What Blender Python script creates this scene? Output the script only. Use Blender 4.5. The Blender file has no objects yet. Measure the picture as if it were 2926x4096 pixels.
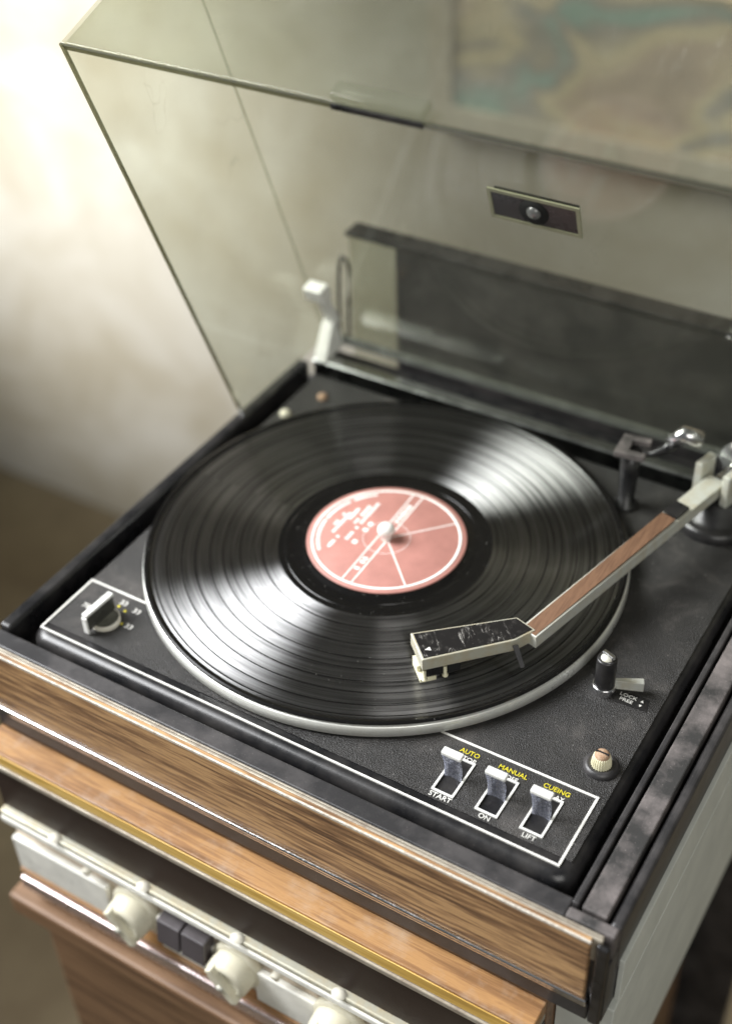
import bpy, bmesh, math, random
from mathutils import Vector, Matrix
random.seed(7)
R = math.radians
S = bpy.context.scene
C = S.collection

# ---------------------------------------------------------------- camera
cam = bpy.data.cameras.new("camera"); camo = bpy.data.objects.new("camera", cam); C.objects.link(camo)
rot = [[0.8535317, -0.3117227, 0.4175075], [0.5199198, 0.5620788, -0.6432346], [-0.0341613, 0.7660916, 0.6418229]]
m4 = Matrix(rot).to_4x4(); m4.translation = Vector((0.3327035, -0.5328424, 0.5502384))
camo.matrix_world = m4
cam.sensor_fit = 'HORIZONTAL'; cam.sensor_width = 36.0; cam.lens = 36.0 * 5336.17 / 2926.0
cam.clip_start = 0.01; cam.clip_end = 50
cam.dof.use_dof = True; cam.dof.focus_distance = 0.715; cam.dof.aperture_fstop = 4.7
S.camera = camo

# ---------------------------------------------------------------- world, lamps, exposure
S.view_settings.view_transform = 'Standard'; S.view_settings.look = 'None'
S.view_settings.exposure = 0.12; S.view_settings.gamma = 1.0
w = bpy.data.worlds.new("World"); S.world = w; w.use_nodes = True
w.node_tree.nodes['Background'].inputs[0].default_value = (0.92, 0.95, 0.93, 1)
w.node_tree.nodes['Background'].inputs[1].default_value = 0.13

def lamp(name, kind, loc, target, power, color, **kw):
    d = bpy.data.lights.new(name, kind); d.energy = power; d.color = color
    for k, v in kw.items(): setattr(d, k, v)
    o = bpy.data.objects.new(name, d); C.objects.link(o); o.location = loc
    o.rotation_euler = (Vector(target) - Vector(loc)).to_track_quat('-Z', 'Y').to_euler()
    return o
lamp("window_light", 'AREA', (-1.26, -0.38, 1.14), (0, -0.02, 0), 13.5, (0.975, 0.985, 1.0), shape='RECTANGLE', size=1.15, size_y=1.25, spread=R(56))
lamp("room_light", 'AREA', (1.0, -1.15, 0.95), (0.05, -0.1, -0.05), 9.5, (1.0, 0.98, 0.94), shape='RECTANGLE', size=0.9, size_y=0.9)
lamp("wall_patch_spot", 'SPOT', (-1.5, -0.6, 1.0), (-1.10, 0.8, -0.10), 385, (1.0, 0.99, 0.975), spot_size=R(39), spot_blend=1.0, shadow_soft_size=0.12)  # added spot, shapes the bright window-light patch on the wall and its fade

# ---------------------------------------------------------------- material helpers
def newmat(name):
    m = bpy.data.materials.new(name); m.use_nodes = True
    nt = m.node_tree; return m, nt, nt.nodes['Principled BSDF']
def N(nt, t, **kw):
    n = nt.nodes.new(t)
    for k, v in kw.items():
        if k in n.inputs.keys(): n.inputs[k].default_value = v
        else: setattr(n, k, v)
    return n
def ramp(nt, fac, stops):
    r = nt.nodes.new('ShaderNodeValToRGB'); e = r.color_ramp.elements
    while len(e) < len(stops): e.new(0.5)
    for i, (p, c) in enumerate(stops):
        e[i].position = p; e[i].color = (*c, 1) if len(c) == 3 else c
    nt.links.new(fac, r.inputs[0]); return r
def coords(nt, scale=(1, 1, 1), rot=(0, 0, 0)):
    g = N(nt, 'ShaderNodeNewGeometry'); mp = N(nt, 'ShaderNodeMapping')
    mp.inputs['Scale'].default_value = scale; mp.inputs['Rotation'].default_value = rot
    nt.links.new(g.outputs['Position'], mp.inputs['Vector']); return mp.outputs[0]
def noise(nt, vec, scale, detail=4, rough=0.55, dist=0.0):
    n = N(nt, 'ShaderNodeTexNoise'); n.inputs['Scale'].default_value = scale
    n.inputs['Detail'].default_value = detail; n.inputs['Roughness'].default_value = rough; n.inputs['Distortion'].default_value = dist
    nt.links.new(vec, n.inputs['Vector']); return n.outputs['Fac']
def bump(nt, p, h, strength, dist):
    b = N(nt, 'ShaderNodeBump'); b.inputs['Strength'].default_value = strength; b.inputs['Distance'].default_value = dist
    nt.links.new(h, b.inputs['Height']); nt.links.new(b.outputs[0], p.inputs['Normal'])
def simple(name, col, rough=0.5, metal=0.0, dust=0.0, dustcol=(0.32, 0.29, 0.26), scale=60, bumpd=0.0, bscale=2000, roughvar=0.1, ior=1.5, coat=0.0):
    m, nt, p = newmat(name)
    v = coords(nt)
    n1 = noise(nt, v, scale, 6, 0.65)
    n2 = noise(nt, v, 1200, 1, 0.4)
    if dust > 0:
        r = ramp(nt, n1, [(0.42, (0, 0, 0)), (0.78, (1, 1, 1))])
        r2 = ramp(nt, n2, [(0.73, (0, 0, 0)), (0.79, (1, 1, 1))])
        ad = N(nt, 'ShaderNodeMath', operation='MULTIPLY_ADD'); nt.links.new(r2.outputs[0], ad.inputs[0]); ad.inputs[1].default_value = 1.6; nt.links.new(r.outputs[0], ad.inputs[2])
        mu = N(nt, 'ShaderNodeMath', operation='MULTIPLY', use_clamp=True); nt.links.new(ad.outputs[0], mu.inputs[0]); mu.inputs[1].default_value = dust
        mx = N(nt, 'ShaderNodeMixRGB'); mx.inputs[1].default_value = (*col, 1); mx.inputs[2].default_value = (*dustcol, 1)
        nt.links.new(mu.outputs[0], mx.inputs[0]); nt.links.new(mx.outputs[0], p.inputs['Base Color'])
    else:
        r = ramp(nt, n1, [(0.3, tuple(c * 0.86 for c in col)), (0.7, tuple(min(1, c * 1.1) for c in col))])
        nt.links.new(r.outputs[0], p.inputs['Base Color'])
    rr = ramp(nt, n1, [(0.3, (max(0.02, rough - roughvar),) * 3), (0.75, (min(1, rough + roughvar),) * 3)])
    nt.links.new(rr.outputs[0], p.inputs['Roughness'])
    p.inputs['Metallic'].default_value = metal; p.inputs['IOR'].default_value = ior; p.inputs['Coat Weight'].default_value = coat
    if bumpd > 0: bump(nt, p, noise(nt, v, bscale, 2, 0.5), 1.0, bumpd)
    return m

def leather():
    m, nt, p = newmat("black_leatherette")
    v = coords(nt)
    vo = N(nt, 'ShaderNodeTexVoronoi'); vo.inputs['Scale'].default_value = 1700; nt.links.new(v, vo.inputs['Vector'])
    n0 = noise(nt, v, 1900, 2)
    a = N(nt, 'ShaderNodeMath', operation='ADD'); nt.links.new(vo.outputs['Distance'], a.inputs[0]); nt.links.new(n0, a.inputs[1])
    bump(nt, p, a.outputs[0], 1.0, 0.00042)
    n1 = noise(nt, v, 22, 7, 0.7, 0.4)
    r = ramp(nt, n1, [(0.40, (0.017, 0.016, 0.015)), (0.56, (0.030, 0.028, 0.026)), (0.76, (0.11, 0.10, 0.092))])
    n2 = noise(nt, v, 1150, 1, 0.4)
    r2 = ramp(nt, n2, [(0.74, (0, 0, 0)), (0.80, (0.30, 0.29, 0.27))])
    mx = N(nt, 'ShaderNodeMixRGB', blend_type='ADD'); mx.inputs[0].default_value = 1
    nt.links.new(r.outputs[0], mx.inputs[1]); nt.links.new(r2.outputs[0], mx.inputs[2]); nt.links.new(mx.outputs[0], p.inputs['Base Color'])
    rr = ramp(nt, n1, [(0.3, (0.36,) * 3), (0.7, (0.6,) * 3)]); nt.links.new(rr.outputs[0], p.inputs['Roughness'])
    return m

def wood(name, dark, mid, light, scale=1.0, rough=0.42, axis='x', chips=False, dusty=0.0):
    m, nt, p = newmat(name)
    sc = (22, 430, 430) if axis == 'x' else (430, 22, 430)
    v = coords(nt, sc)
    n1 = noise(nt, v, 1.0 * scale, 6, 0.62, 0.35)
    v2 = coords(nt, (7, 110, 110) if axis == 'x' else (110, 7, 110))
    n2 = noise(nt, v2, 1.0 * scale, 3, 0.5, 0.8)
    a = N(nt, 'ShaderNodeMath', operation='MULTIPLY_ADD'); nt.links.new(n1, a.inputs[0]); a.inputs[1].default_value = 0.62
    m2 = N(nt, 'ShaderNodeMath', operation='MULTIPLY'); nt.links.new(n2, m2.inputs[0]); m2.inputs[1].default_value = 0.38
    nt.links.new(m2.outputs[0], a.inputs[2])
    r = ramp(nt, a.outputs[0], [(0.36, dark), (0.47, mid), (0.54, light), (0.66, mid)])
    out = r.outputs[0]
    if dusty:
        vv = coords(nt); n3 = noise(nt, vv, 35, 7, 0.7)
        r3 = ramp(nt, n3, [(0.5, (0, 0, 0)), (0.85, (dusty,) * 3)])
        mx = N(nt, 'ShaderNodeMixRGB'); nt.links.new(r3.outputs[0], mx.inputs[0]); nt.links.new(out, mx.inputs[1]); mx.inputs[2].default_value = (0.55, 0.48, 0.40, 1); out = mx.outputs[0]
    nt.links.new(out, p.inputs['Base Color'])
    p.inputs['Roughness'].default_value = rough
    bump(nt, p, n1, 0.35, 0.0004)
    return m

def worn_metal(name, base, worn, rough=0.35, metal=0.85, scale=90):
    m, nt, p = newmat(name)
    v = coords(nt); n1 = noise(nt, v, scale, 7, 0.7)
    v2 = coords(nt, (30, 900, 900)); n2 = noise(nt, v2, 1, 3)
    r = ramp(nt, n1, [(0.42, base), (0.62, tuple(0.5 * (a + b) for a, b in zip(base, worn))), (0.75, worn)])
    nt.links.new(r.outputs[0], p.inputs['Base Color'])
    rr = ramp(nt, n1, [(0.3, (rough - 0.08,) * 3), (0.75, (rough + 0.22,) * 3)]); nt.links.new(rr.outputs[0], p.inputs['Roughness'])
    p.inputs['Metallic'].default_value = metal
    bump(nt, p, n2, 0.2, 0.0001)
    return m

def record_mat(grooved):
    m, nt, p = newmat("vinyl_grooves" if grooved else "vinyl_plain")
    g = N(nt, 'ShaderNodeNewGeometry')
    sep = N(nt, 'ShaderNodeSeparateXYZ'); nt.links.new(g.outputs['Position'], sep.inputs[0])
    cmb = N(nt, 'ShaderNodeCombineXYZ'); nt.links.new(sep.outputs[0], cmb.inputs[0]); nt.links.new(sep.outputs[1], cmb.inputs[1])
    ln = N(nt, 'ShaderNodeVectorMath', operation='LENGTH'); nt.links.new(cmb.outputs[0], ln.inputs[0])
    ang = N(nt, 'ShaderNodeMath', operation='ARCTAN2'); nt.links.new(sep.outputs[1], ang.inputs[0]); nt.links.new(sep.outputs[0], ang.inputs[1])
    pol = N(nt, 'ShaderNodeCombineXYZ'); nt.links.new(ln.outputs['Value'], pol.inputs[0]); nt.links.new(ang.outputs[0], pol.inputs[1])
    mp = N(nt, 'ShaderNodeMapping'); mp.inputs['Scale'].default_value = (2600, 2.4, 1); nt.links.new(pol.outputs[0], mp.inputs[0])
    n1 = noise(nt, mp.outputs[0], 1.0, 3, 0.6)
    mp2 = N(nt, 'ShaderNodeMapping'); mp2.inputs['Scale'].default_value = (420, 0.8, 1); nt.links.new(pol.outputs[0], mp2.inputs[0])
    n2 = noise(nt, mp2.outputs[0], 1.0, 2, 0.5)
    vd = coords(nt); nd = noise(nt, vd, 900, 1, 0.4); rdu = ramp(nt, nd, [(0.755, (0.0045, 0.0042, 0.0042)), (0.80, (0.28, 0.27, 0.25))])
    nt.links.new(rdu.outputs[0], p.inputs['Base Color'])
    if grooved:
        tan = N(nt, 'ShaderNodeTangent', direction_type='RADIAL', axis='Z'); nt.links.new(tan.outputs[0], p.inputs['Tangent'])
        p.inputs['Roughness'].default_value = 0.35; p.inputs['IOR'].default_value = 1.3
        av = N(nt, 'ShaderNodeMath', operation='ADD'); nt.links.new(n1, av.inputs[0]); nt.links.new(n2, av.inputs[1])
        half = N(nt, 'ShaderNodeMath', operation='MULTIPLY'); nt.links.new(av.outputs[0], half.inputs[0]); half.inputs[1].default_value = 0.5
        rr = ramp(nt, half.outputs[0], [(0.3, (0.24,) * 3), (0.7, (0.42,) * 3)])
        cc = ramp(nt, half.outputs[0], [(0.38, (0.22,) * 3), (0.58, (1.0,) * 3)])
        v = coords(nt); n3 = noise(nt, v, 1500, 2)
        ad = N(nt, 'ShaderNodeMath', operation='MULTIPLY_ADD'); nt.links.new(n3, ad.inputs[0]); ad.inputs[1].default_value = 0.5; nt.links.new(n1, ad.inputs[2])
        bump(nt, p, ad.outputs[0], 0.6, 0.00004)
        nrm = N(nt, 'ShaderNodeVectorMath', operation='NORMALIZE'); nt.links.new(cmb.outputs[0], nrm.inputs[0])
        lobes = []
        for sgn in (1, -1):      # the two sloping walls of the V-shaped groove
            sc = N(nt, 'ShaderNodeVectorMath', operation='SCALE'); nt.links.new(nrm.outputs[0], sc.inputs[0]); sc.inputs['Scale'].default_value = 0.58 * sgn
            sm = N(nt, 'ShaderNodeVectorMath', operation='ADD'); nt.links.new(sc.outputs[0], sm.inputs[0]); nt.links.new(p.inputs['Normal'].links[0].from_socket, sm.inputs[1])
            nz = N(nt, 'ShaderNodeVectorMath', operation='NORMALIZE'); nt.links.new(sm.outputs[0], nz.inputs[0])
            gl = N(nt, 'ShaderNodeBsdfAnisotropic'); gl.distribution = 'BECKMANN'; nt.links.new(tan.outputs[0], gl.inputs['Tangent'])
            gl.inputs['Anisotropy'].default_value = 0.62; nt.links.new(rr.outputs[0], gl.inputs['Roughness']); nt.links.new(nz.outputs[0], gl.inputs['Normal']); nt.links.new(cc.outputs[0], gl.inputs['Color'])
            lobes.append(gl)
        m2 = N(nt, 'ShaderNodeMixShader'); m2.inputs[0].default_value = 0.5; nt.links.new(lobes[0].outputs[0], m2.inputs[1]); nt.links.new(lobes[1].outputs[0], m2.inputs[2])
        mxs = N(nt, 'ShaderNodeMixShader'); mxs.inputs[0].default_value = 0.25; nt.links.new(p.outputs[0], mxs.inputs[1]); nt.links.new(m2.outputs[0], mxs.inputs[2])
        nt.links.new(mxs.outputs[0], nt.nodes['Material Output'].inputs[0])
    else:
        p.inputs['Roughness'].default_value = 0.16; p.inputs['IOR'].default_value = 1.5
        bump(nt, p, n2, 0.3, 0.0001)
    return m

def acrylic(name, tint, rough=0.015, fac=1.0):
    m = bpy.data.materials.new(name); m.use_nodes = True; nt = m.node_tree; nt.nodes.clear()
    o = N(nt, 'ShaderNodeOutputMaterial'); t = N(nt, 'ShaderNodeBsdfTransparent'); gl = N(nt, 'ShaderNodeBsdfGlossy'); mx = N(nt, 'ShaderNodeMixShader')
    fr = N(nt, 'ShaderNodeFresnel'); gg = N(nt, 'ShaderNodeNewGeometry')
    mr = N(nt, 'ShaderNodeMapRange'); mr.inputs['To Min'].default_value = 1.52; mr.inputs['To Max'].default_value = 1 / 1.52
    nt.links.new(gg.outputs['Backfacing'], mr.inputs['Value']); nt.links.new(mr.outputs[0], fr.inputs[0])
    v = coords(nt); n1 = noise(nt, v, 9, 5, 0.6)
    r = ramp(nt, n1, [(0.3, tint), (0.75, tuple(min(1, c * 1.05) for c in tint))]); nt.links.new(r.outputs[0], t.inputs[0])
    gl.inputs['Roughness'].default_value = rough; gl.inputs[0].default_value = (1, 1, 1, 1)
    mu = N(nt, 'ShaderNodeMath', operation='MULTIPLY'); nt.links.new(fr.outputs[0], mu.inputs[0]); mu.inputs[1].default_value = fac
    df = N(nt, 'ShaderNodeBsdfDiffuse'); df.inputs[0].default_value = (0.55, 0.54, 0.47, 1)
    m1 = N(nt, 'ShaderNodeMixShader'); n4 = noise(nt, v, 16, 6, 0.65); rd = ramp(nt, n4, [(0.3, (0.03,) * 3), (0.8, (0.085,) * 3)])
    mps = N(nt, 'ShaderNodeMapping'); mps.inputs['Scale'].default_value = (1, 0.12, 0.12); mps.inputs['Rotation'].default_value = (0.3, 0.5, 0.2); nt.links.new(v, mps.inputs[0])
    ns = noise(nt, mps.outputs[0], 95, 3, 0.5, 0.3); sb = N(nt, 'ShaderNodeMath', operation='SUBTRACT'); nt.links.new(ns, sb.inputs[0]); sb.inputs[1].default_value = 0.5
    ab = N(nt, 'ShaderNodeMath', operation='ABSOLUTE'); nt.links.new(sb.outputs[0], ab.inputs[0])
    rs = ramp(nt, ab.outputs[0], [(0.0, (0.10,) * 3), (0.004, (0,) * 3)]); gt = ramp(nt, n4, [(0.5, (0,) * 3), (0.62, (1,) * 3)])
    ms = N(nt, 'ShaderNodeMath', operation='MULTIPLY_ADD'); nt.links.new(rs.outputs[0], ms.inputs[0]); nt.links.new(gt.outputs[0], ms.inputs[1]); nt.links.new(rd.outputs[0], ms.inputs[2])
    nt.links.new(ms.outputs[0], m1.inputs[0]); nt.links.new(t.outputs[0], m1.inputs[1]); nt.links.new(df.outputs[0], m1.inputs[2])
    nt.links.new(mu.outputs[0], mx.inputs[0]); nt.links.new(m1.outputs[0], mx.inputs[1]); nt.links.new(gl.outputs[0], mx.inputs[2]); nt.links.new(mx.outputs[0], o.inputs[0])
    return m

M = {}
M['leather'] = leather()
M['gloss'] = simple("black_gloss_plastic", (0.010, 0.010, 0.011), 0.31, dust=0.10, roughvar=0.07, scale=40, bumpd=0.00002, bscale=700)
M['black'] = simple("matt_black", (0.006, 0.006, 0.006), 0.75)
M['plinth'] = simple("dusty_black_plastic", (0.030, 0.029, 0.030), 0.42, dust=0.22, dustcol=(0.30, 0.27, 0.26), scale=30, bumpd=0.00008, bscale=1800)
M['dusty'] = simple("dust_covered_black", (0.035, 0.034, 0.033), 0.6, dust=0.8, dustcol=(0.30, 0.26, 0.25), scale=38, bumpd=0.0001, bscale=900)
M['groove'] = record_mat(True); M['vinyl'] = record_mat(False)
M['veneer'] = wood("walnut_veneer", (0.095, 0.053, 0.031), (0.28, 0.16, 0.080), (0.55, 0.34, 0.165))
M['shelfwood'] = wood("dusty_walnut_shelf", (0.17, 0.082, 0.032), (0.29, 0.15, 0.06), (0.42, 0.23, 0.09), 0.8, 0.5, dusty=0.5)
M['rawwood'] = wood("yellow_raw_wood", (0.45, 0.27, 0.06), (0.62, 0.39, 0.09), (0.74, 0.50, 0.16), 0.6, 0.5)
M['cabinet'] = wood("cabinet_wood", (0.10, 0.055, 0.03), (0.17, 0.095, 0.05), (0.24, 0.14, 0.075), 0.6, 0.5)
M['inlay'] = wood("tonearm_wood_inlay", (0.115, 0.058, 0.032), (0.15, 0.078, 0.043), (0.19, 0.102, 0.057), 2.8, 0.6, axis='y')
M['trim'] = worn_metal("worn_brass_trim", (0.40, 0.36, 0.29), (0.20, 0.15, 0.11), 0.5, 0.3)
M['chrome'] = worn_metal("chrome", (0.80, 0.80, 0.82), (0.45, 0.42, 0.40), 0.14, 1.0, 140)
M['tab'] = worn_metal("tarnished_chrome_tab", (0.72, 0.74, 0.84), (0.16, 0.17, 0.22), 0.20, 0.8, 420)
M['tarnish'] = worn_metal("tarnished_headshell_metal", (0.56, 0.55, 0.45), (0.50, 0.40, 0.22), 0.40, 0.3, 120)
M['alu'] = worn_metal("dull_aluminium", (0.62, 0.63, 0.57), (0.50, 0.44, 0.30), 0.45, 0.25, 110)
M['platter'] = worn_metal("brushed_platter_metal", (0.86, 0.87, 0.82), (0.70, 0.69, 0.62), 0.30, 0.45, 60)
M['cream'] = simple("cream_painted_metal", (0.76, 0.73, 0.62), 0.42, dust=0.25, dustcol=(0.42, 0.33, 0.20), scale=70)
M['creampanel'] = simple("cream_panel", (0.85, 0.84, 0.77), 0.35)
M['beige'] = simple("beige_panel", (0.62, 0.54, 0.43), 0.5)
M['knob'] = simple("ivory_knob_plastic", (0.70, 0.67, 0.53), 0.3, dust=0.2, dustcol=(0.4, 0.3, 0.16), scale=150)
M['ivory'] = simple("ivory_plastic", (0.83, 0.79, 0.56), 0.4)
M['white'] = simple("white_print", (0.78, 0.77, 0.72), 0.5)
M['yellow'] = simple("yellow_print", (0.72, 0.62, 0.04), 0.5)
M['whitecap'] = simple("white_plastic_cap", (0.80, 0.80, 0.76), 0.3)
M['pink'] = simple("salmon_label_paper", (0.46, 0.215, 0.18), 0.45, roughvar=0.05)
M['labelprint'] = simple("label_white_print", (0.95, 0.90, 0.85), 0.5)
M['spindle'] = simple("spindle_nylon", (0.88, 0.87, 0.82), 0.2)
M['darkpanel'] = simple("brown_dial_glass", (0.034, 0.023, 0.018), 0.55, scale=14, dust=0.2, dustcol=(0.09, 0.06, 0.045), ior=1.3)
M['button'] = simple("dark_grey_button", (0.075, 0.066, 0.070), 0.4)
M['pinkstrip'] = worn_metal("rosy_metal_strip", (0.85, 0.74, 0.74), (0.7, 0.55, 0.5), 0.25, 0.9)
M['rust'] = simple("screw_rust", (0.36, 0.22, 0.13), 0.7, dust=0.6, dustcol=(0.6, 0.5, 0.38), scale=400, bumpd=0.0002, bscale=1500)
M['bracket'] = simple("white_hinge_plastic", (0.86, 0.86, 0.80), 0.35)
M['smoke'] = acrylic("smoked_acrylic", (0.85, 0.86, 0.815), 0.05, 0.45)
M['edge'] = acrylic("acrylic_edge", (0.55, 0.56, 0.45), 0.12, 4.0)
M['darkdial'] = simple("dial_smoked_plastic", (0.055, 0.055, 0.048), 0.25)
M['dialdisc'] = simple("dial_disc", (0.20, 0.20, 0.165), 0.3)
M['mirror'] = simple("mirror_metal_strip", (0.72, 0.74, 0.72), 0.16, metal=1.0)

def scratched():
    m, nt, p = newmat("scratched_black_plate")
    v = coords(nt, (1, 1, 1), (0, 0, R(-42)))
    mp = N(nt, 'ShaderNodeMapping'); mp.inputs['Scale'].default_value = (1.0, 0.16, 1); nt.links.new(v, mp.inputs[0])
    nz = N(nt, 'ShaderNodeTexNoise'); nz.inputs['Scale'].default_value = 260; nz.inputs['Detail'].default_value = 5; nz.inputs['Distortion'].default_value = 0.6; nt.links.new(mp.outputs[0], nz.inputs['Vector'])
    sb = N(nt, 'ShaderNodeMath', operation='SUBTRACT'); nt.links.new(nz.outputs[0], sb.inputs[0]); sb.inputs[1].default_value = 0.5
    ab = N(nt, 'ShaderNodeMath', operation='ABSOLUTE'); nt.links.new(sb.outputs[0], ab.inputs[0])
    r = ramp(nt, ab.outputs[0], [(0.0, (0.8, 0.8, 0.8)), (0.009, (0, 0, 0))])
    gate = ramp(nt, noise(nt, v, 130, 4, 0.7), [(0.47, (0, 0, 0)), (0.60, (1, 1, 1))])
    mu = N(nt, 'ShaderNodeMath', operation='MULTIPLY'); nt.links.new(r.outputs[0], mu.inputs[0]); nt.links.new(gate.outputs[0], mu.inputs[1])
    haze = ramp(nt, noise(nt, v, 260, 6, 0.75), [(0.52, (0.012, 0.011, 0.011)), (0.85, (0.07, 0.065, 0.06))])
    mx = N(nt, 'ShaderNodeMixRGB'); nt.links.new(mu.outputs[0], mx.inputs[0]); nt.links.new(haze.outputs[0], mx.inputs[1]); mx.inputs[2].default_value = (0.5, 0.48, 0.44, 1)
    nt.links.new(mx.outputs[0], p.inputs['Base Color']); p.inputs['Roughness'].default_value = 0.33
    return m
M['scratched'] = scratched()

def plaster(name, base, dark, sc=3.0, bumpd=0.002, rough=0.8, lo=0.35, hi=0.7):
    m, nt, p = newmat(name); v = coords(nt)
    n1 = noise(nt, v, sc, 7, 0.62, 0.5)
    r = ramp(nt, n1, [(lo, dark), (hi, base)]); nt.links.new(r.outputs[0], p.inputs['Base Color'])
    p.inputs['Roughness'].default_value = rough
    bump(nt, p, noise(nt, v, 120, 5, 0.6), 0.6, bumpd)
    return m
M['paleside'] = plaster("pale_side_paint", (0.66, 0.68, 0.62), (0.56, 0.58, 0.53), 25.0, 0.0006)
M['wall'] = plaster("mottled_plaster", (0.66, 0.642, 0.58), (0.43, 0.385, 0.285), 3.2)
M['floor'] = plaster("brown_floor", (0.28, 0.23, 0.14), (0.17, 0.13, 0.075), 4.0)

# ---------------------------------------------------------------- mesh helpers
def B(): return bmesh.new()
def box(bm, x0, x1, y0, y1, z0, z1, bev=0.0, seg=2, mat=0):
    b = bmesh.new()
    vs = [b.verts.new((x, y, z)) for x in (x0, x1) for y in (y0, y1) for z in (z0, z1)]
    for f in ((0, 1, 3, 2), (4, 6, 7, 5), (0, 4, 5, 1), (2, 3, 7, 6), (0, 2, 6, 4), (1, 5, 7, 3)):
        b.faces.new([vs[i] for i in f])
    if bev: bmesh.ops.bevel(b, geom=b.edges[:], offset=bev, segments=seg, profile=0.5, affect='EDGES')
    merge(bm, b, mat); return bm
def merge(bm, b, mat=0, mtx=None):
    if mtx is not None: b.transform(mtx)
    bmesh.ops.recalc_face_normals(b, faces=b.faces[:])
    mp = {}
    for v in b.verts: mp[v] = bm.verts.new(v.co)
    for f in b.faces:
        nf = bm.faces.new([mp[v] for v in f.verts]); nf.material_index = mat; nf.smooth = f.smooth
    b.free()
def prism(bm, pts, a0, a1, plane='xy', bev=0.0, seg=2, mat=0):
    """extrude polygon pts; plane 'xy' -> extrude z a0..a1 ; 'yz' -> extrude x ; 'xz' -> extrude y"""
    b = bmesh.new()
    def P(u, v, a): return {'xy': (u, v, a), 'yz': (a, u, v), 'xz': (u, a, v)}[plane]
    lo = [b.verts.new(P(u, v, a0)) for u, v in pts]; hi = [b.verts.new(P(u, v, a1)) for u, v in pts]
    n = len(pts); b.faces.new(lo); b.faces.new(hi)
    for i in range(n): b.faces.new([lo[i], lo[(i + 1) % n], hi[(i + 1) % n], hi[i]])
    bmesh.ops.recalc_face_normals(b, faces=b.faces[:])
    if bev: bmesh.ops.bevel(b, geom=b.edges[:], offset=bev, segments=seg, profile=0.5, affect='EDGES')
    merge(bm, b, mat); return bm
def lathe(bm, prof, cx=0, cy=0, seg=48, mat=0, smooth=True, mtx=None):
    b = bmesh.new(); rings = []
    for r, z in prof:
        if r < 1e-7: rings.append([b.verts.new((0, 0, z))])
        else: rings.append([b.verts.new((r * math.cos(2 * math.pi * i / seg), r * math.sin(2 * math.pi * i / seg), z)) for i in range(seg)])
    for a, c in zip(rings, rings[1:]):
        for i in range(seg):
            j = (i + 1) % seg
            q = [a[i % len(a)], a[j % len(a)], c[j % len(c)], c[i % len(c)]]
            u = []
            for v in q:
                if v not in u: u.append(v)
            if len(u) > 2:
                f = b.faces.new(u); f.smooth = smooth
    t = Matrix.Translation((cx, cy, 0))
    merge(bm, b, mat, t if mtx is None else mtx); return bm
def tube(bm, pts, r, seg=10, mat=0):
    pts = [Vector(p) for p in pts]; b = bmesh.new(); rings = []
    up = Vector((0, 0, 1))
    for i, p in enumerate(pts):
        d = (pts[min(i + 1, len(pts) - 1)] - pts[max(i - 1, 0)]).normalized()
        s = d.cross(up); s = s.normalized() if s.length > 1e-4 else Vector((1, 0, 0)); u = s.cross(d)
        rr = r[i] if isinstance(r, (list, tuple)) else r
        rings.append([b.verts.new(p + s * rr * math.cos(2 * math.pi * k / seg) + u * rr * math.sin(2 * math.pi * k / seg)) for k in range(seg)])
    for a, c in zip(rings, rings[1:]):
        for k in range(seg):
            f = b.faces.new([a[k], a[(k + 1) % seg], c[(k + 1) % seg], c[k]]); f.smooth = True
    b.faces.new(rings[0][::-1]); b.faces.new(rings[-1]); merge(bm, b, mat); return bm

def root_loc(o):
    t = Vector((0, 0, 0))
    while o is not None:
        t += o.location; o = o.parent
    return t
def obj(name, bm, mats, parent=None, smooth=False, label=None):
    me = bpy.data.meshes.new(name); 
    if smooth:
        for f in bm.faces: f.smooth = True
    bm.to_mesh(me); bm.free()
    for m in (mats if isinstance(mats, (list, tuple)) else [mats]): me.materials.append(m)
    if smooth:
        try: me.set_sharp_from_angle(angle=R(35))
        except Exception: pass
    o = bpy.data.objects.new(name, me); C.objects.link(o)
    if parent is not None:
        o.parent = parent
        o.matrix_parent_inverse = Matrix.Translation(-root_loc_full(parent))
    if label: o['label'] = label
    return o
LOC = {}
def root_loc_full(o):
    return LOC.get(o.name, Vector((0, 0, 0)))
def thing(name, label, cat, loc=(0, 0, 0), group=None):
    o = bpy.data.objects.new(name, None); C.objects.link(o); o.location = loc; o.empty_display_size = 0.01
    o['label'] = label; o['category'] = cat
    if group: o['group'] = group
    LOC[o.name] = Vector(loc); return o
def tag(o, label, cat, group=None):
    o['label'] = label; o['category'] = cat
    if group: o['group'] = group
    return o
def text_bm(s, size, mtx, ext=0.00012, font=None, sx=1.0):
    cu = bpy.data.curves.new("t", 'FONT'); cu.body = s; cu.size = size; cu.extrude = ext; cu.align_x = 'CENTER'; cu.align_y = 'CENTER'
    cu.resolution_u = 3; cu.offset = size * 0.004
    o = bpy.data.objects.new("t", cu); C.objects.link(o)
    bpy.context.view_layer.update()
    me = bpy.data.meshes.new_from_object(o.evaluated_get(bpy.context.evaluated_depsgraph_get()))
    b = bmesh.new(); b.from_mesh(me); b.transform(Matrix.Diagonal((sx, 1, 1, 1))); b.transform(mtx)
    bpy.data.objects.remove(o); bpy.data.curves.remove(cu); bpy.data.meshes.remove(me)
    return b
def add_text(bm, s, size, x, y, z, rz=0, ext=0.00012, sx=1.0, mat=0):
    b = text_bm(s, size, Matrix.Translation((x, y, z)) @ Matrix.Rotation(rz, 4, 'Z'), ext, sx=sx)
    merge(bm, b, mat)

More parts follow.
